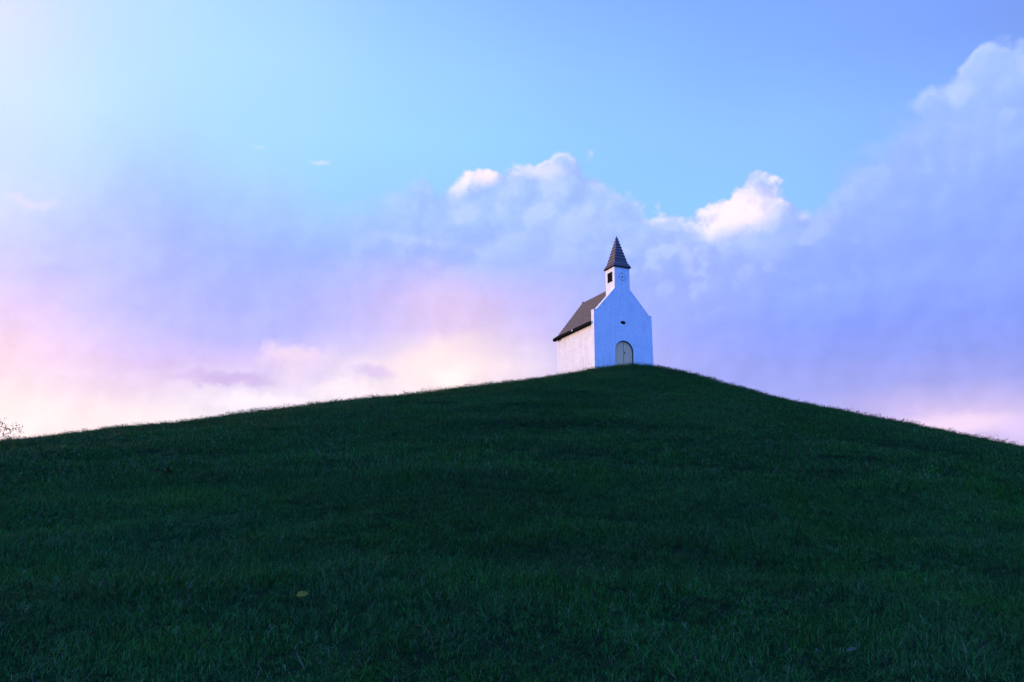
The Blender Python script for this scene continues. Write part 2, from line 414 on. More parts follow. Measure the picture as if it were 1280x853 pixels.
def surf_z(x, y):
    """height of the built ground sheet"""
    x, y = np.asarray(x, float), np.asarray(y, float)
    i = np.clip(np.searchsorted(gx, x) - 1, 0, nx - 2)
    j = np.clip(np.searchsorted(gy, y) - 1, 0, ny - 2)
    u, v = (x - gx[i]) / (gx[i + 1] - gx[i]), (y - gy[j]) / (gy[j + 1] - gy[j])
    return (GZ[i, j] * (1 - u) + GZ[i + 1, j] * u) * (1 - v) + (GZ[i, j + 1] * (1 - u) + GZ[i + 1, j + 1] * u) * v
gm, N, b = material('turf_soil')
pos = node(N.t, 'ShaderNodeNewGeometry').outputs['Position']
f1, _ = N.noise(pos, 1.3, 8, .65)
f2, _ = N.noise(pos, 14.0, 6, .7)
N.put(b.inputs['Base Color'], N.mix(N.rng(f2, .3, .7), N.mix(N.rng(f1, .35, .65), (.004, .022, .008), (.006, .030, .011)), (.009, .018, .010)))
b.inputs['Roughness'].default_value = .95
b.inputs['Specular IOR Level'].default_value = .0
bp = node(N.t, 'ShaderNodeBump')
bp.inputs['Strength'].default_value = .8
bp.inputs['Distance'].default_value = .04
N.put(bp.inputs['Height'], f2)
N.put(b.inputs['Normal'], bp.outputs[0])
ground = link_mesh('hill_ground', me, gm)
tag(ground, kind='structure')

# ------------------------------------------------------------------ chapel materials
def plaster():
    m, N, b = material('limewashed_brick')
    tco = node(N.t, 'ShaderNodeTexCoord').outputs['Object']
    x, y, z = N.sep(tco)
    big, _ = N.noise(tco, 1.1, 5, .6)
    mp = node(N.t, 'ShaderNodeMapping')
    N.put(mp.inputs['Vector'], tco)
    mp.inputs['Scale'].default_value = (5.5, 5.5, .55)
    streak, _ = N.noise(mp.outputs[0], 1.6, 6, .65)
    fine, _ = N.noise(tco, 26.0, 6, .7)
    c = N.mix(N.rng(big, .3, .7), (.74, .75, .76), (.83, .83, .82))
    c = N.mix(N.m('MULTIPLY', N.rng(streak, .50, .74), .6), c, (.50, .50, .49))
    c = N.mix(N.m('MULTIPLY', N.rng(fine, .5, .75), .22), c, (.60, .60, .60))
    mott, _ = N.noise(tco, 7.5, 5, .65)
    c = N.mix(N.m('MULTIPLY', N.rng(mott, .46, .66), .5), c, (.58, .585, .58))
    # rain-splash dirt near the foot and below ledges
    foot = N.m('MULTIPLY', N.rng(z, .75, -.05), N.rng(streak, .35, .65))
    c = N.mix(N.m('MULTIPLY', foot, .35), c, (.40, .43, .36))
    N.put(b.inputs['Base Color'], c)
    b.inputs['Roughness'].default_value = .9
    b.inputs['Specular IOR Level'].default_value = .15
    # courses of brick under the limewash, felt as slight relief
    cmb = node(N.t, 'ShaderNodeCombineXYZ')
    N.put(cmb.inputs[0], N.m('ADD', x, y)); N.put(cmb.inputs[1], z)
    br = node(N.t, 'ShaderNodeTexBrick')
    N.put(br.inputs['Vector'], cmb.outputs[0])
    br.inputs['Scale'].default_value = 1.0
    br.inputs['Brick Width'].default_value = .22
    br.inputs['Row Height'].default_value = .065
    br.inputs['Mortar Size'].default_value = .008
    br.inputs['Mortar Smooth'].default_value = .6
    h = N.m('ADD', N.m('MULTIPLY', br.outputs['Fac'], -.5), N.m('MULTIPLY', fine, 1.1))
    bp = node(N.t, 'ShaderNodeBump')
    bp.inputs['Strength'].default_value = .7
    bp.inputs['Distance'].default_value = .02
    N.put(bp.inputs['Height'], h)
    N.put(b.inputs['Normal'], bp.outputs[0])
    return m

def slate(name, ztop, dz, k=.92):
    m, N, b = material(name)
    tco = node(N.t, 'ShaderNodeTexCoord').outputs['Object']
    x, y, z = N.sep(tco)
    cmb = node(N.t, 'ShaderNodeCombineXYZ')
    N.put(cmb.inputs[0], y); N.put(cmb.inputs[1], z)
    br = node(N.t, 'ShaderNodeTexBrick')
    N.put(br.inputs['Vector'], cmb.outputs[0])
    br.inputs['Scale'].default_value = 1.0
    br.inputs['Brick Width'].default_value = .24
    br.inputs['Row Height'].default_value = .2031
    br.inputs['Mortar Size'].default_value = .008
    br.inputs['Color1'].default_value = (.105, .090, .110, 1)
    br.inputs['Color2'].default_value = (.150, .125, .145, 1)
    br.inputs['Mortar'].default_value = (.05, .042, .045, 1)
    f, _ = N.noise(tco, 7.0, 6, .7)
    c = N.mix(N.m('MULTIPLY', N.rng(f, .4, .7), .5), br.outputs['Color'], (.10, .095, .095))
    # shadow gap at the laps, painted as a dark lower edge of every course
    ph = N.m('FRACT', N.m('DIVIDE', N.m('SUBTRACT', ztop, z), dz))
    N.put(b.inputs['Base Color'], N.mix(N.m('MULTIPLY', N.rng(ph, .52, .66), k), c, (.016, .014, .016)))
    b.inputs['Roughness'].default_value = .75
    b.inputs['Specular IOR Level'].default_value = .25
    return m

M_wall = plaster()
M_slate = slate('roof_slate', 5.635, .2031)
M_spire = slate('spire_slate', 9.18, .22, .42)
M_dark = plain('dark_metal', (.008, .008, .009), .95, .2, spec=.03)
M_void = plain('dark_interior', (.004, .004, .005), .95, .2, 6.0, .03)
M_frame = plain('dark_stained_frame', (.10, .085, .075), .7, .2)
M_slat = plain('weathered_slat', (.012, .011, .011), .9, .2, 6.0, .03)
M_mark = plain('clock_metal', (.30, .30, .33), .5, .1)
M_trim = plain('pale_stone', (.62, .62, .60), .85, .1)

def door_wood():
    m, N, b = material('weathered_door_boards')
    tco = node(N.t, 'ShaderNodeTexCoord').outputs['Object']
    mp = node(N.t, 'ShaderNodeMapping')
    N.put(mp.inputs['Vector'], tco)
    mp.inputs['Scale'].default_value = (14, 14, .9)
    f, _ = N.noise(mp.outputs[0], 1.5, 7, .65)
    N.put(b.inputs['Base Color'], N.mix(N.rng(f, .25, .75), (.78, .50, .24), (.88, .59, .30)))
    b.inputs['Roughness'].default_value = .7
    return m
M_door = door_wood()

# ------------------------------------------------------------------ chapel
root = bpy.data.objects.new('chapel', None)
col.objects.link(root)
root.location = (7.3766, 68.0, 14.9819 + EYE)
root.rotation_euler = (0, 0, .4401)
tag(root, 'small white chapel with grey tiled roof and bell turret on the grassy hilltop', 'chapel')

HW, TH = 2.22, .36            # half width of the front, thickness of the gable walls
ZB = -2.2                     # foundation, below the turf
T = .586                      # half width of the turret
SW = 2.10                     # half width over the side walls
LEN = 5.14
ZS, ZT0, ZT1, ZAP, ZE, ZR = 3.59, 5.23, 6.875, 9.18, 2.84, 5.58

def arch(cx, r, z0, zs, n=20, zb=None):
    pts = [(cx - r, z0), (cx - r, zs)]
    pts += [(cx - r * math.cos(math.pi * k / n), zs + r * math.sin(math.pi * k / n)) for k in range(1, n)]
    pts += [(cx + r, zs), (cx + r, z0)]
    return pts
DX, DR, DS = .035, .695, 1.03
hole_door = arch(DX, DR, -.3, DS)
OX, OZ = 0.0, 2.95
hole_eye = [(OX + .20 * math.cos(2 * math.pi * k / 20), OZ + .118 * math.sin(2 * math.pi * k / 20)) for k in range(20)]
outline = [(-HW - .01, ZB), (-HW - .01, 0.0), (-HW, ZS), (-HW + .17, ZS + .01), (-T, ZT0), (-T, ZT1), (T, ZT1), (T, ZT0), (HW - .17, ZS + .01), (HW, ZS), (HW + .05, 0.0), (HW + .05, ZB)]
bm = bmesh.new()
slab(bm, [outline, hole_door, hole_eye], 0.0, TH)
from_bm('front_gable', bm, M_wall, root)

# thin weathering course on the two gable slopes and shoulders
for s in (-1, 1):
    bm = bmesh.new()
    a = [(HW + .012, ZS + .003), (HW - .17, ZS + .013), (T + .003, ZT0 + .003)]
    up = [(HW + .012, ZS + .05), (HW - .19, ZS + .06), (T + .003, ZT0 + .055)]
    pts = [(s * x, z) for x, z in a] + [(s * x, z) for x, z in reversed(up)]
    slab(bm, [pts], -.012, TH + .012)
    from_bm('coping', bm, M_wall, root)

# side and rear walls
for s in (-1, 1):
    bm = bmesh.new()
    xs = sorted((s * SW, s * (SW - .3)))
    box(bm, xs[0], xs[1], TH + .002, LEN - .002, ZB, ZE + .06)
    from_bm('side_wall', bm, M_wall, root)
bm = bmesh.new()
slab(bm, [[(-SW - .005, ZB), (-SW - .005, ZE - .02), (-.05, ZR - .10), (.05, ZR - .10), (SW + .005, ZE - .02), (SW + .005, ZB)]], LEN, LEN + .30)
from_bm('rear_gable', bm, M_wall, root)

# bell turret above the roof: three walls (the fourth is the front gable itself)
tw = .14
for s in (-1, 1):
    bm = bmesh.new()
    # left wall has a louvred opening
    y0, y1, z0, z1 = .29, .88, 5.83, 6.50
    x0, x1 = sorted((s * T, s * (T - tw)))
    ya, yb = TH + .0, 2 * T
    loops = [[(ya, 4.3), (ya, ZT1), (yb, ZT1), (yb, 4.3)]]
    yy0 = y0
    if s == -1:
        box(bm, x0, x1, ya, yb, 4.3, z0)
        box(bm, x0, x1, ya, yb, z1, ZT1)
        box(bm, x0, x1, y1, yb, z0, z1)
    else:
        box(bm, x0, x1, ya, yb, 4.3, ZT1)
    from_bm('turret_wall', bm, M_wall, root)
bm = bmesh.new()
box(bm, -T + tw, T - tw, 2 * T - tw, 2 * T, 4.3, ZT1)
from_bm('turret_wall', bm, M_wall, root)

# louvre in the left turret wall
y0, y1, z0, z1 = .30, .88, 5.83, 6.50
bm = bmesh.new()
X0, X1 = -T - .025, -T + .02
fw = .05
box(bm, X0, X1, y0, y1, z0, z0 + fw); box(bm, X0, X1, y0, y1, z1 - fw, z1)
box(bm, X0, X1, y0, y0 + fw, z0 + fw, z1 - fw); box(bm, X0, X1, y1 - fw, y1, z0 + fw, z1 - fw)
lv = from_bm('louvre_window', bm, M_dark, root)
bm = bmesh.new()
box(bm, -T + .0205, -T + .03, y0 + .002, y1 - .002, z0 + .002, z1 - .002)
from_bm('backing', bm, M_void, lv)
for k in range(4):
    bm = bmesh.new()
    zc = z0 + fw + .075 + k * .142
    v = [(-T - .020, y0 + fw, zc - .045), (-T - .020, y1 - fw, zc - .045), (-T + .018, y1 - fw, zc + .04), (-T + .018, y0 + fw, zc + .04)]
    a = [bm.verts.new(q) for q in v]
    c = [bm.verts.new((q[0], q[1], q[2] - .018)) for q in v]
    bm.faces.new(a); bm.faces.new(c[::-1])
    for i in range(4):
        bm.faces.new((a[i], a[(i + 1) % 4], c[(i + 1) % 4], c[i]))
    from_bm('slat', bm, M_slat, lv)

# spire: bell-cast foot, lapped courses of slate
prof = [(ZT1 - .02, T + .10), (ZT1 + .09, T + .035), (ZT1 + .20, T - .035), (ZT1 + .37, T - .11)]
nst = 9
for k in range(1, nst + 1):
    q = k / nst
    prof.append((ZT1 + .37 + (ZAP - ZT1 - .37) * q, (T - .11) * (1 - q) + .006))
cyy = T
bm = bmesh.new()
prevring = None
def sq(h, z):
    return [bm.verts.new((sx * h, cyy + sy * h, z)) for sx, sy in ((-1, -1), (1, -1), (1, 1), (-1, 1))]
def join(r0, r1):
    for i in range(4):
        bm.faces.new((r0[i], r0[(i + 1) % 4], r1[(i + 1) % 4], r1[i]))
base = sq(prof[0][1], prof[0][0])
bm.faces.new(base[::-1])
cur = base
for k in range(1, len(prof)):
    z, h = prof[k]
    up = sq(max(h - .006, .003), z)
    join(cur, up)
    if k < len(prof) - 1:
        lip = sq(h + .034, z - .014)
        join(up, lip)
        cur = lip
    else:
        bm.faces.new(up)
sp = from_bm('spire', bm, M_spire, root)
bm = bmesh.new()
box(bm, -T - .085, T + .085, cyy - T - .085, cyy + T + .085, ZT1 - .085, ZT1 - .022)
from_bm('eaves_board', bm, M_dark, sp)
bm = bmesh.new()
tube(bm, [(0, cyy, ZAP - .16), (0, cyy, ZAP - .02), (0, cyy, ZAP + .03)], [.035, .018, .004], 8)
from_bm('spire_tip', bm, M_dark, sp)

# clock: twelve marks and two hands straight on the wall
ck = bpy.data.objects.new('clock', None)
col.objects.link(ck)
ck.parent = root
CX, CZ, CR = .01, 6.13, .255
for k in range(12):
    t = 2 * math.pi * k / 12
    bm = bmesh.new()
    L, w = (.05, .022) if k % 3 == 0 else (.034, .017)
    d, n = Vector((math.sin(t), 0, math.cos(t))), Vector((math.cos(t), 0, -math.sin(t)))
    c = Vector((CX, 0, CZ)) + d * CR
    lo = [c + d * L * i + n * w * j for i, j in ((-1, -1), (-1, 1), (1, 1), (1, -1))]
    slab(bm, [[(q.x, q.z) for q in lo]], -.022, -.002)
    from_bm('hour_mark', bm, M_mark, ck)
for nm, ang, L, w in (('hour_hand', 262, .115, .016), ('minute_hand', 208, .175, .011)):
    bm = bmesh.new()
    t = R(ang)
    d, n = Vector((math.sin(t), 0, math.cos(t))), Vector((math.cos(t), 0, -math.sin(t)))
    c = Vector((CX, 0, CZ))
    off = .004 if nm == 'hour_hand' else .012
    slab(bm, [[((c + d * a + n * q).x, (c + d * a + n * q).z) for a, q in ((-.05, -w), (-.05, w), (L, w * .6), (L, -w * .6))]], -.030 - off, -.024 - off)
    from_bm(nm, bm, M_frame, ck)
bm = bmesh.new()
tube(bm, [(CX, -.048, CZ), (CX, -.001, CZ)], [.032, .032], 12)
from_bm('hub', bm, M_void, ck)

# roof: two slopes of lapped courses, flared at the eaves
def roof_slope(s):
    bm = bmesh.new()
    rows = 13
    pts = []                                 # slope profile from ridge to eave: (x, z)
    for k in range(rows + 1):
        q = k / rows
        x = .03 + (2.06 - .03) * q
        z = ZR + .05 - (ZR + .05 - 2.99) * q
        pts.append((x, z))
    pts.append((2.30, 2.82))
    ya, yb = TH + .015, LEN + .34
    for (xa, za), (xb, zb) in zip(pts, pts[1:]):
        lift = .022
        v = [(s * xa, za), (s * (xb + .012), zb - .010)]
        n = [(s * (xa + .018), za + .014), (s * (xb + .045), zb + .030)]
        # a plank-like course: top face, lip and ends
        P = [(v[0][0], ya, v[0][1] - .05), (v[1][0], ya, v[1][1] - .05), (n[1][0], ya, n[1][1]), (v[0][0], ya, v[0][1])]
        A = [bm.verts.new(q) for q in P]
        B = [bm.verts.new((q[0], yb, q[2])) for q in P]
        bm.faces.new(A); bm.faces.new(B[::-1])
        for i in range(4):
            bm.faces.new((A[i], A[(i + 1) % 4], B[(i + 1) % 4], B[i]))
    return bm
roof = None
for s in (-1, 1):
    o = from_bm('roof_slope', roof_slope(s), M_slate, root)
    # gutter on brackets
    bm = bmesh.new()
    xs = sorted((s * 2.14, s * 2.39))
    box(bm, xs[0], xs[1], TH + .02, LEN - .02, 2.71, 2.79)
    xs = sorted((s * 2.365, s * 2.39))
    box(bm, xs[0], xs[1], TH + .02, LEN - .02, 2.792, 2.86)
    # the last length kicks out and down over the rear gable
    q0 = [bm.verts.new((s * x, LEN - .019, z)) for x, z in ((2.14, 2.71), (2.39, 2.71), (2.39, 2.86), (2.14, 2.79))]
    q1 = [bm.verts.new((s * x, LEN + .345, z)) for x, z in ((2.20, 2.62), (2.42, 2.62), (2.42, 2.80), (2.20, 2.76))]
    bm.faces.new(q0); bm.faces.new(q1[::-1])
    for i in range(4):
        bm.faces.new((q0[i], q0[(i + 1) % 4], q1[(i + 1) % 4], q1[i]))
    from_bm('gutter', bm, M_dark, o)
    bm = bmesh.new()
    xs = sorted((s * 2.392, s * 2.44))
    box(bm, xs[0], xs[1], 2.62, 2.74, 2.72, 2.82)
    from_bm('gutter_clip', bm, M_trim, o)
bm = bmesh.new()
tube(bm, [(0, 2 * T - .02, ZR + .045), (0, LEN + .35, ZR + .045)], [.075, .075], 10)
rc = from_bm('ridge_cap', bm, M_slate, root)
bm = bmesh.new()
box(bm, -.04, .04, LEN + .20, LEN + .33, ZR + .09, ZR + .19)
from_bm('ridge_end', bm, M_slate, root)

# arched door, set back in a dark reveal
bm = bmesh.new()
out_l = arch(DX, DR - .003, -.3, DS)
in_l = arch(DX, DR - .022, -.3, DS)
ring = out_l + in_l[::-1]
slab(bm, [ring], .025, .20)
from_bm('door_frame', bm, M_frame, root)
dr = DR - .025
for s in (-1, 1):
    seam = DX - .0
    pts = [(seam + s * .008, -.3)] + [(DX + s * dr, -.3), (DX + s * dr, DS)]
    pts += [(DX + s * dr * math.cos(math.pi / 2 * k / 12), DS + dr * math.sin(math.pi / 2 * k / 12)) for k in range(1, 12)]
    pts += [(seam + s * .008, DS + dr - .001)]
    bm = bmesh.new()
    slab(bm, [pts], .145, .195)
    # raised boards
    leaf = from_bm('door_leaf', bm, M_door, root)
    nb = 4
    for k in range(nb):
        xa = .012 + k * (dr - .02) / nb
        xb = .012 + (k + 1) * (dr - .02) / nb - .012
        za, zb = [DS + math.sqrt(max(0, (dr - .01) ** 2 - q * q)) for q in (xa, xb)]
        xs = [(DX + s * xa, -.3), (DX + s * xb, -.3), (DX + s * xb, zb), (DX + s * xa, za)]
        bm = bmesh.new()
        slab(bm, [xs], .125, .1445)
        from_bm('board', bm, M_door, leaf)
bm = bmesh.new()
box(bm, DX - .012, DX + .012, .11, .122, -.3, DS + dr - .01)
from_bm('cover_strip', bm, M_frame, root)
bm = bmesh.new()
box(bm, DX + .06, DX + .09, .085, .123, .86, 1.0)
from_bm('door_handle', bm, M_dark, root)

# small oval window over the door
bm = bmesh.new()
slab(bm, [[(x, z) for x, z in hole_eye]], .20, .24)
ew = from_bm('oval_window', bm, M_void, root)
bm = bmesh.new()
ring = [(OX + .197 * math.cos(2 * math.pi * k / 20), OZ + .115 * math.sin(2 * math.pi * k / 20)) for k in range(20)]
inner = [(OX + .172 * math.cos(2 * math.pi * k / 20), OZ + .09 * math.sin(2 * math.pi * k / 20)) for k in range(20)]
slab(bm, [ring, inner], .03, .19)
from_bm('frame', bm, M_frame, ew)

# ------------------------------------------------------------------ grass
def grass_material(name, straw, k=1.0):
    m, N, b = material(name)
    pos = node(N.t, 'ShaderNodeNewGeometry').outputs['Position']
    rnd = node(N.t, 'ShaderNodeObjectInfo').outputs['Random']
    p1, _ = N.noise(pos, .55, 6, .6)
    p2, _ = N.noise(pos, 2.3, 5, .6)
    p0, _ = N.noise(pos, .23, 6, .68)
    if straw:
        c = N.mix(rnd, (.075, .090, .085), (.19, .205, .195))
    else:
        c = N.mix(N.rng(p1, .34, .66), (.0068, .067, .0080), (.0090, .058, .0150))
        c = N.mix(N.m('MULTIPLY', N.rng(p2, .5, .72), .55), c, (.0125, .060, .021))
        c = N.mix(N.m('MULTIPLY', rnd, .35), c, (.006, .074, .007))
    sc_ = node(N.t, 'ShaderNodeVectorMath', operation='SCALE')
    N.put(sc_.inputs[0], c)
    N.put(sc_.inputs['Scale'], N.rng(p0, .36, .64, k * .88, k * 1.34))
    N.put(b.inputs['Base Color'], sc_.outputs[0])
    b.inputs['Roughness'].default_value = .6
    b.inputs['Specular IOR Level'].default_value = .05
    return m
M_grass = grass_material('grass_blades', False)
M_straw = grass_material('dry_grass_blades', True)
M_grass_old = grass_material('older_grass_blades', False, .4)
M_grass_new = grass_material('young_grass_blades', False, 1.8)

def clump(name, radius, blades, width, lmin, lmax, straw, seed, lean=.55, seg=3):
    r = np.random.default_rng(seed)
    verts, faces, mats = [], [], []
    for i in range(blades):
        a, rad = r.random() * 2 * math.pi, radius * math.sqrt(r.random())
        bx, by = rad * math.cos(a), rad * math.sin(a)
        L = lmin + (lmax - lmin) * r.random() ** 1.3
        az = r.random() * 2 * math.pi
        ln = lean * (.3 + r.random())
        dx, dy = math.cos(az), math.sin(az)
        sx, sy = -dy, dx
        w = width * (.6 + .7 * r.random())
        is_s = r.random() < straw
        mi = 1 if is_s else int(r.choice((0, 2, 3), p=(.40, .35, .25)))
        if is_s:
            w *= .5; L *= 1.2; ln *= 1.5
        k0 = len(verts)
        ang, px, pz = ln * .3, 0.0, -.012
        for k in range(seg + 1):
            q = k / seg
            hw = w * (1 - q ** 1.6) * .5
            verts.append((bx + dx * px - sx * hw, by + dy * px - sy * hw, pz))
            if k < seg:
                verts.append((bx + dx * px + sx * hw, by + dy * px + sy * hw, pz))
            px += math.sin(ang) * L / seg
            pz += math.cos(ang) * L / seg
            ang += ln * 1.1 * (.7 + .6 * r.random())
        for k in range(seg - 1):
            q = k0 + 2 * k
            faces.append((q, q + 1, q + 3, q + 2)); mats.append(mi)
        q = k0 + 2 * (seg - 1)
        faces.append((q, q + 1, q + 2)); mats.append(mi)
    me = bpy.data.meshes.new(name)
    me.from_pydata(verts, [], faces)
    for q in (M_grass, M_straw, M_grass_old, M_grass_new):
        me.materials.append(q)
    me.polygons.foreach_set('material_index', np.array(mats, np.int32))
    return bpy.data.objects.new(name, me)

def wedge(y0, y1, density, k=.53, pad=4.0):
    st = 1 / math.sqrt(density)                      # jittered grid: even cover, no bald spots
    xs_, ys_ = np.arange(-(k * y1 + pad), k * y1 + pad, st), np.arange(y0, y1, st)
    x, y = [q.ravel() for q in np.meshgrid(xs_, ys_)]
    x = x + st * .55 * rng.standard_normal(len(x))
    y = y + st * .55 * rng.standard_normal(len(y))
    m = np.abs(x) < k * y + pad
    return x[m], y[m]

BARE = [(-1.307, 8.105, .20), (-2.6, 5.2, .2), (-6.0, 13.0, .4)]
root_inv = Matrix.LocRotScale(root.location, root.rotation_euler, None).inverted()
def scatter(zone, y0, y1, density, clumps):
    x, y = wedge(y0, y1, density)
    patch = vnoise(x / .55 + 11, y / .55, 4) + .7 * vnoise(x / 1.9, y / 1.9 + 5, 5)
    keep = rng.random(len(x)) < np.clip(.85 + patch * .9, .72, 1)
    for bx, by, br in BARE:
        keep &= (np.hypot(x - bx, y - by) > br * (.6 + .6 * rng.random(len(x))))
    # nothing grows inside the chapel
    lx = (x - root.location.x) * math.cos(.4401) + (y - root.location.y) * math.sin(.4401)
    ly = -(x - root.location.x) * math.sin(.4401) + (y - root.location.y) * math.cos(.4401)
    keep &= ~((np.abs(lx) < 2.32) & (ly > -.06) & (ly < 5.6))
    x, y, patch = x[keep], y[keep], patch[keep]
    z = surf_z(x, y)
    n = len(x)
    me = bpy.data.meshes.new('grass_' + zone)
    me.vertices.add(n)
    me.vertices.foreach_set('co', np.stack([x, y, z], -1).astype(np.float32).ravel())
    hgt = np.clip(.92 + .55 * patch + .5 * vnoise(x / 5 + 3, y / 5, 6), .78, 1.35)
    s = (.75 + .5 * rng.random(n)) 
    scl = np.stack([s, s, s * hgt], -1)
    rot = np.stack([-.0 + .22 * rng.standard_normal(n), .22 * rng.standard_normal(n), rng.random(n) * 6.283], -1)
    a = me.attributes.new('rot', 'FLOAT_VECTOR', 'POINT'); a.data.foreach_set('vector', rot.astype(np.float32).ravel())
    a = me.attributes.new('scl', 'FLOAT_VECTOR', 'POINT'); a.data.foreach_set('vector', scl.astype(np.float32).ravel())
    o = bpy.data.objects.new('grass', me)
    col.objects.link(o)
    tag(o, kind='stuff')
    c = bpy.data.collections.new('grass_tufts_' + zone)       # not linked to the scene: only a source
    for q in clumps:
        c.objects.link(q)
    g = bpy.data.node_groups.new('grow_' + zone, 'GeometryNodeTree')
    g.interface.new_socket('Geometry', in_out='INPUT', socket_type='NodeSocketGeometry')
    g.interface.new_socket('Geometry', in_out='OUTPUT', socket_type='NodeSocketGeometry')
    gi, go = node(g, 'NodeGroupInput'), node(g, 'NodeGroupOutput')
    ci = node(g, 'GeometryNodeCollectionInfo')
    ci.inputs['Collection'].default_value = c
    ci.inputs['Separate Children'].default_value = True
    ci.inputs['Reset Children'].default_value = True
    ip = node(g, 'GeometryNodeInstanceOnPoints')
    ip.inputs['Pick Instance'].default_value = True
    ar = node(g, 'GeometryNodeInputNamedAttribute', data_type='FLOAT_VECTOR'); ar.inputs['Name'].default_value = 'rot'
    asx = node(g, 'GeometryNodeInputNamedAttribute', data_type='FLOAT_VECTOR'); asx.inputs['Name'].default_value = 'scl'
    er = node(g, 'FunctionNodeEulerToRotation')
    g.links.new(gi.outputs[0], ip.inputs['Points'])
    g.links.new(ci.outputs[0], ip.inputs['Instance'])
    g.links.new(ar.outputs[0], er.inputs[0])
    g.links.new(er.outputs[0], ip.inputs['Rotation'])
    g.links.new(asx.outputs[0], ip.inputs['Scale'])
    ri = node(g, 'FunctionNodeRandomValue', data_type='INT')
    ri.inputs[4].default_value = 0; ri.inputs[5].default_value = len(clumps) - 1
    g.links.new(ri.outputs[2], ip.inputs['Instance Index'])
    g.links.new(ip.outputs[0], go.inputs[0])
    md = o.modifiers.new('grow', 'NODES')
    md.node_group = g
    return o
near = [clump('tuft_near', .12, 75, .0027, .04, .125, .07, 100 + k, .68, 4) for k in range(8)]
mid = [clump('tuft_mid', .23, 100, .0055, .045, .115, .05, 200 + k, .68) for k in range(8)]
far = [clump('tuft_far', .42, 150, .010, .04, .085, .03, 300 + k, .75) for k in range(6)]
rough = [clump('tussock', .14, 110, .0042, .05, .125, .05, 400 + k, .8, 4) for k in range(5)]
scatter('tussock', 3, 30, 1.6, rough)
scatter('near', 2.6, 15, 155, near)
scatter('mid', 14, 40, 36, mid)
scatter('far', 38.5, 72, 13, far)

# ------------------------------------------------------------------ fallen leaves, dry stems, weed
M_leaf = plain('yellow_leaf', (.14, .165, .012), .6, .25, 60)
M_pale = plain('pale_leaf', (.075, .10, .085), .5, .2, 60)
M_stem = plain('dry_stem', (.035, .032, .028), .7, .2, 30)
M_weed = plain('weed_leaf', (.035, .062, .022), .55, .3, 20)
M_bark = plain('bark', (.030, .022, .020), .9, .3, 10)
M_tree = plain('autumn_leaf', (.050, .030, .026), .7, .4, 4)

def leaf_mesh(outline, cup=.15, thick=.0006):
    bm = bmesh.new()
    n = len(outline)
    L = max(x for x, y in outline)
    f = lambda x, y: cup * (abs(y) * .9) + .25 * cup * math.sin(x / L * 4) * L * .3
    rib = [bm.verts.new((L * k / 6, 0, f(L * k / 6, 0))) for k in range(7)]
    top = [bm.verts.new((x, y, f(x, y))) for x, y in outline]
    bot = [bm.verts.new((x, -y, f(x, y))) for x, y in outline]
    for side in (top, bot):
        chain = [rib[0]] + side + [rib[-1]]
        m = len(chain)
        for i in range(m - 1):
            q = min(6, int((i + .5) / (m - 1) * 6 + .5))
            q2 = min(6, int((i + 1.5) / (m - 1) * 6 + .5))
            vs_ = [chain[i], chain[i + 1], rib[q2], rib[q]]
            u = []
            for v in vs_:
                if v not in u:
                    u.append(v)
            if len(u) >= 3:
                try:
                    bm.faces.new(u)
                except ValueError:
                    pass
    bmesh.ops.solidify(bm, geom=bm.faces[:], thickness=thick)
    return bm

def settle(o, x, y, up, rot):
    o.location = (x, y, float(surf_z(x, y)) + up)
    o.rotation_euler = rot

lobed = [(.006, .016), (.016, .040), (.026, .028), (.036, .046), (.048, .028), (.058, .034), (.068, .018), (.080, .014)]
leaf = from_bm('fallen_leaf', leaf_mesh([(x * .95, y * .9) for x, y in lobed]), M_leaf)
settle(leaf, -1.40, 7.08, .075, (R(34), R(-8), R(8)))
tag(leaf, 'yellow lobed fallen leaf lying on the dark grass in the lower left', 'leaf')
bm = bmesh.new()
tube(bm, [(.004, 0, .0), (-.012, .002, .002), (-.030, .006, .001)], [.0012, .0011, .0010], 6)
from_bm('leaf_stalk', bm, M_leaf, leaf)
slim = [(.008, .005), (.018, .009), (.030, .011), (.042, .0105), (.052, .008), (.060, .0045)]
leaf2 = from_bm('fallen_leaf', leaf_mesh(slim), M_pale)
settle(leaf2, 1.755, 5.80, .085, (R(40), R(-14), R(8)))
tag(leaf2, 'narrow pale fallen leaf lying on the dark grass in the lower right', 'leaf')

def stem(pts, r0, label):
    bm = bmesh.new()
    P = [Vector(p) for p in pts]
    sm = []
    for i in range(len(P) - 1):
        a, b_, c, d = P[max(i - 1, 0)], P[i], P[i + 1], P[min(i + 2, len(P) - 1)]
        for k in range(5):
            u = k / 5
            sm.append(.5 * (2 * b_ + (c - a) * u + (2 * a - 5 * b_ + 4 * c - d) * u * u + (3 * b_ - a - 3 * c + d) * u ** 3))
    sm.append(P[-1])
    base = Vector((P[0].x, P[0].y, float(surf_z(P[0].x, P[0].y))))
    W_ = [Vector((q.x, q.y, float(surf_z(q.x, q.y)) + q.z)) - base for q in sm]
    tube(bm, W_, [r0 * (1 - .6 * k / len(W_)) for k in range(len(W_))], 6)
    o = from_bm('dry_stem', bm, M_stem, smooth=True)
    o.location = base
    tag(o, label, 'stem', 'dry stems lying on the grass')
stem([(-.60, 6.24, .05), (-.54, 6.14, .13), (-.47, 6.02, .15), (-.42, 5.86, .12), (-.39, 5.70, .05)], .0014, 'long curved dry stem arching over the grass at the bottom centre')
stem([(-.62, 5.30, .04), (-.55, 5.36, .10), (-.46, 5.46, .12)], .0018, 'short straight dry stem below the long curved one')
stem([(-2.48, 5.52, .04), (-2.40, 5.46, .09), (-2.30, 5.42, .07)], .0018, 'dry stem near the lower left corner of the grass')

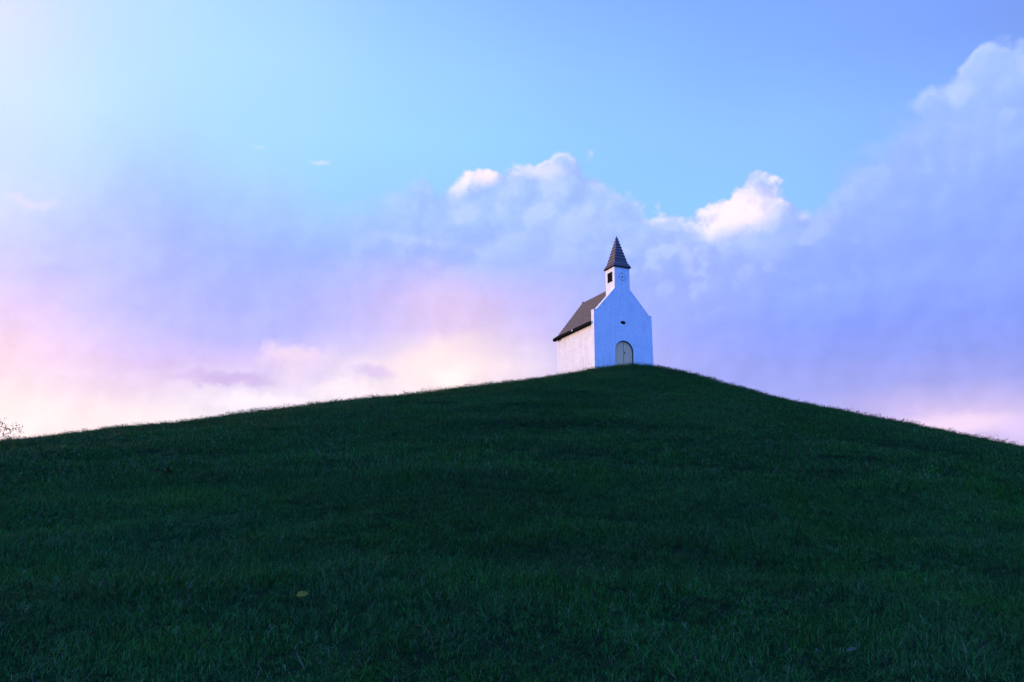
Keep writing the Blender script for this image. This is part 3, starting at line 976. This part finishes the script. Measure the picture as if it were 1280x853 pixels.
# low broad-leaved weed on the left flank
weed = bpy.data.objects.new('weed_plant', None)
col.objects.link(weed)
weed.location = (-4.62, 14.36, float(surf_z(-4.62, 14.36)) + .03)
tag(weed, 'low weed with arching olive leaves in the grass on the left flank', 'plant')
for k in range(11):
    a = 2 * math.pi * k / 11 + random.uniform(-.2, .2)
    L = random.uniform(.12, .24)
    bm = bmesh.new()
    prev = None
    for i in range(9):
        q = i / 8
        w = .035 * math.sin(math.pi * min(1, q * .95 + .05)) ** .8
        r_ = L * q
        z = .09 * math.sin(q * 2.4) * L / .25
        d, n = Vector((math.cos(a), math.sin(a), 0)), Vector((-math.sin(a), math.cos(a), 0))
        row = [bm.verts.new(d * r_ + n * s_ * w + Vector((0, 0, z + (.012 if s_ else 0)))) for s_ in (-1, 0, 1)]
        if prev:
            bm.faces.new((prev[0], prev[1], row[1], row[0])); bm.faces.new((prev[1], prev[2], row[2], row[1]))
        prev = row
    bmesh.ops.solidify(bm, geom=bm.faces[:], thickness=.001)
    from_bm('leaf_blade', bm, M_weed, weed, True)

# thin tree beyond the left flank, only its top shows over the grass
tree = bpy.data.objects.new('bare_tree', None)
col.objects.link(tree)
tx, ty = -30.2, 61.5
tz = float(surf_z(tx, ty))
tree.location = (tx, ty, tz - .1)
tag(tree, 'sparse autumn tree whose thin top shows over the left flank of the hill', 'tree')
TOPZ = 11.95 - tz + .1
bm = bmesh.new()
tube(bm, [(0, 0, 0), (.05, .02, TOPZ * .3), (-.03, .05, TOPZ * .6), (.06, 0, TOPZ * .82)], [.11, .09, .06, .03], 8)
from_bm('trunk', bm, M_bark, tree, True)
bm = bmesh.new()
tips = []
rt = random.Random(5)
for k in range(44):
    h = TOPZ * rt.uniform(.35, .82)
    a = rt.uniform(0, 2 * math.pi)
    L = rt.uniform(.8, 1.9) * (1.1 - .3 * h / TOPZ)
    p0 = Vector((0, 0, h))
    p1 = p0 + Vector((math.cos(a) * L * .5, math.sin(a) * L * .5, L * .35))
    p2 = p0 + Vector((math.cos(a + .3) * L, math.sin(a + .3) * L, L * rt.uniform(.45, .95)))
    p2.z = min(p2.z, TOPZ - rt.uniform(0, .3))
    tube(bm, [p0, p1, p2], [.014, .008, .003], 5)
    for j in range(4):
        q = rt.uniform(.35, 1)
        b0 = p1.lerp(p2, q)
        b1 = b0 + Vector((rt.uniform(-.3, .3), rt.uniform(-.3, .3), rt.uniform(.0, .3)))
        b1.z = min(b1.z, TOPZ)
        tube(bm, [b0, b1], [.004, .002], 4)
        tips += [b1, b0.lerp(b1, .5)]
    tips.append(p2)
from_bm('branches', bm, M_bark, tree)
vs_, fs_ = [], []
for t in tips:
    for j in range(rt.choice((0, 1, 2, 3, 6))):
        c = t + Vector([rt.gauss(0, .10) for _ in range(3)])
        a = Vector([rt.gauss(0, 1) for _ in range(3)]).normalized()
        b_ = a.orthogonal().normalized()
        s_ = rt.uniform(.018, .05)
        k0 = len(vs_)
        vs_ += [c - a * s_ * 1.4, c + b_ * s_ * .8, c + a * s_ * 1.4, c - b_ * s_ * .8]
        fs_.append((k0, k0 + 1, k0 + 2, k0 + 3))
me = bpy.data.meshes.new('crown')
me.from_pydata([tuple(v) for v in vs_], [], fs_)
link_mesh('crown', me, M_tree, tree)
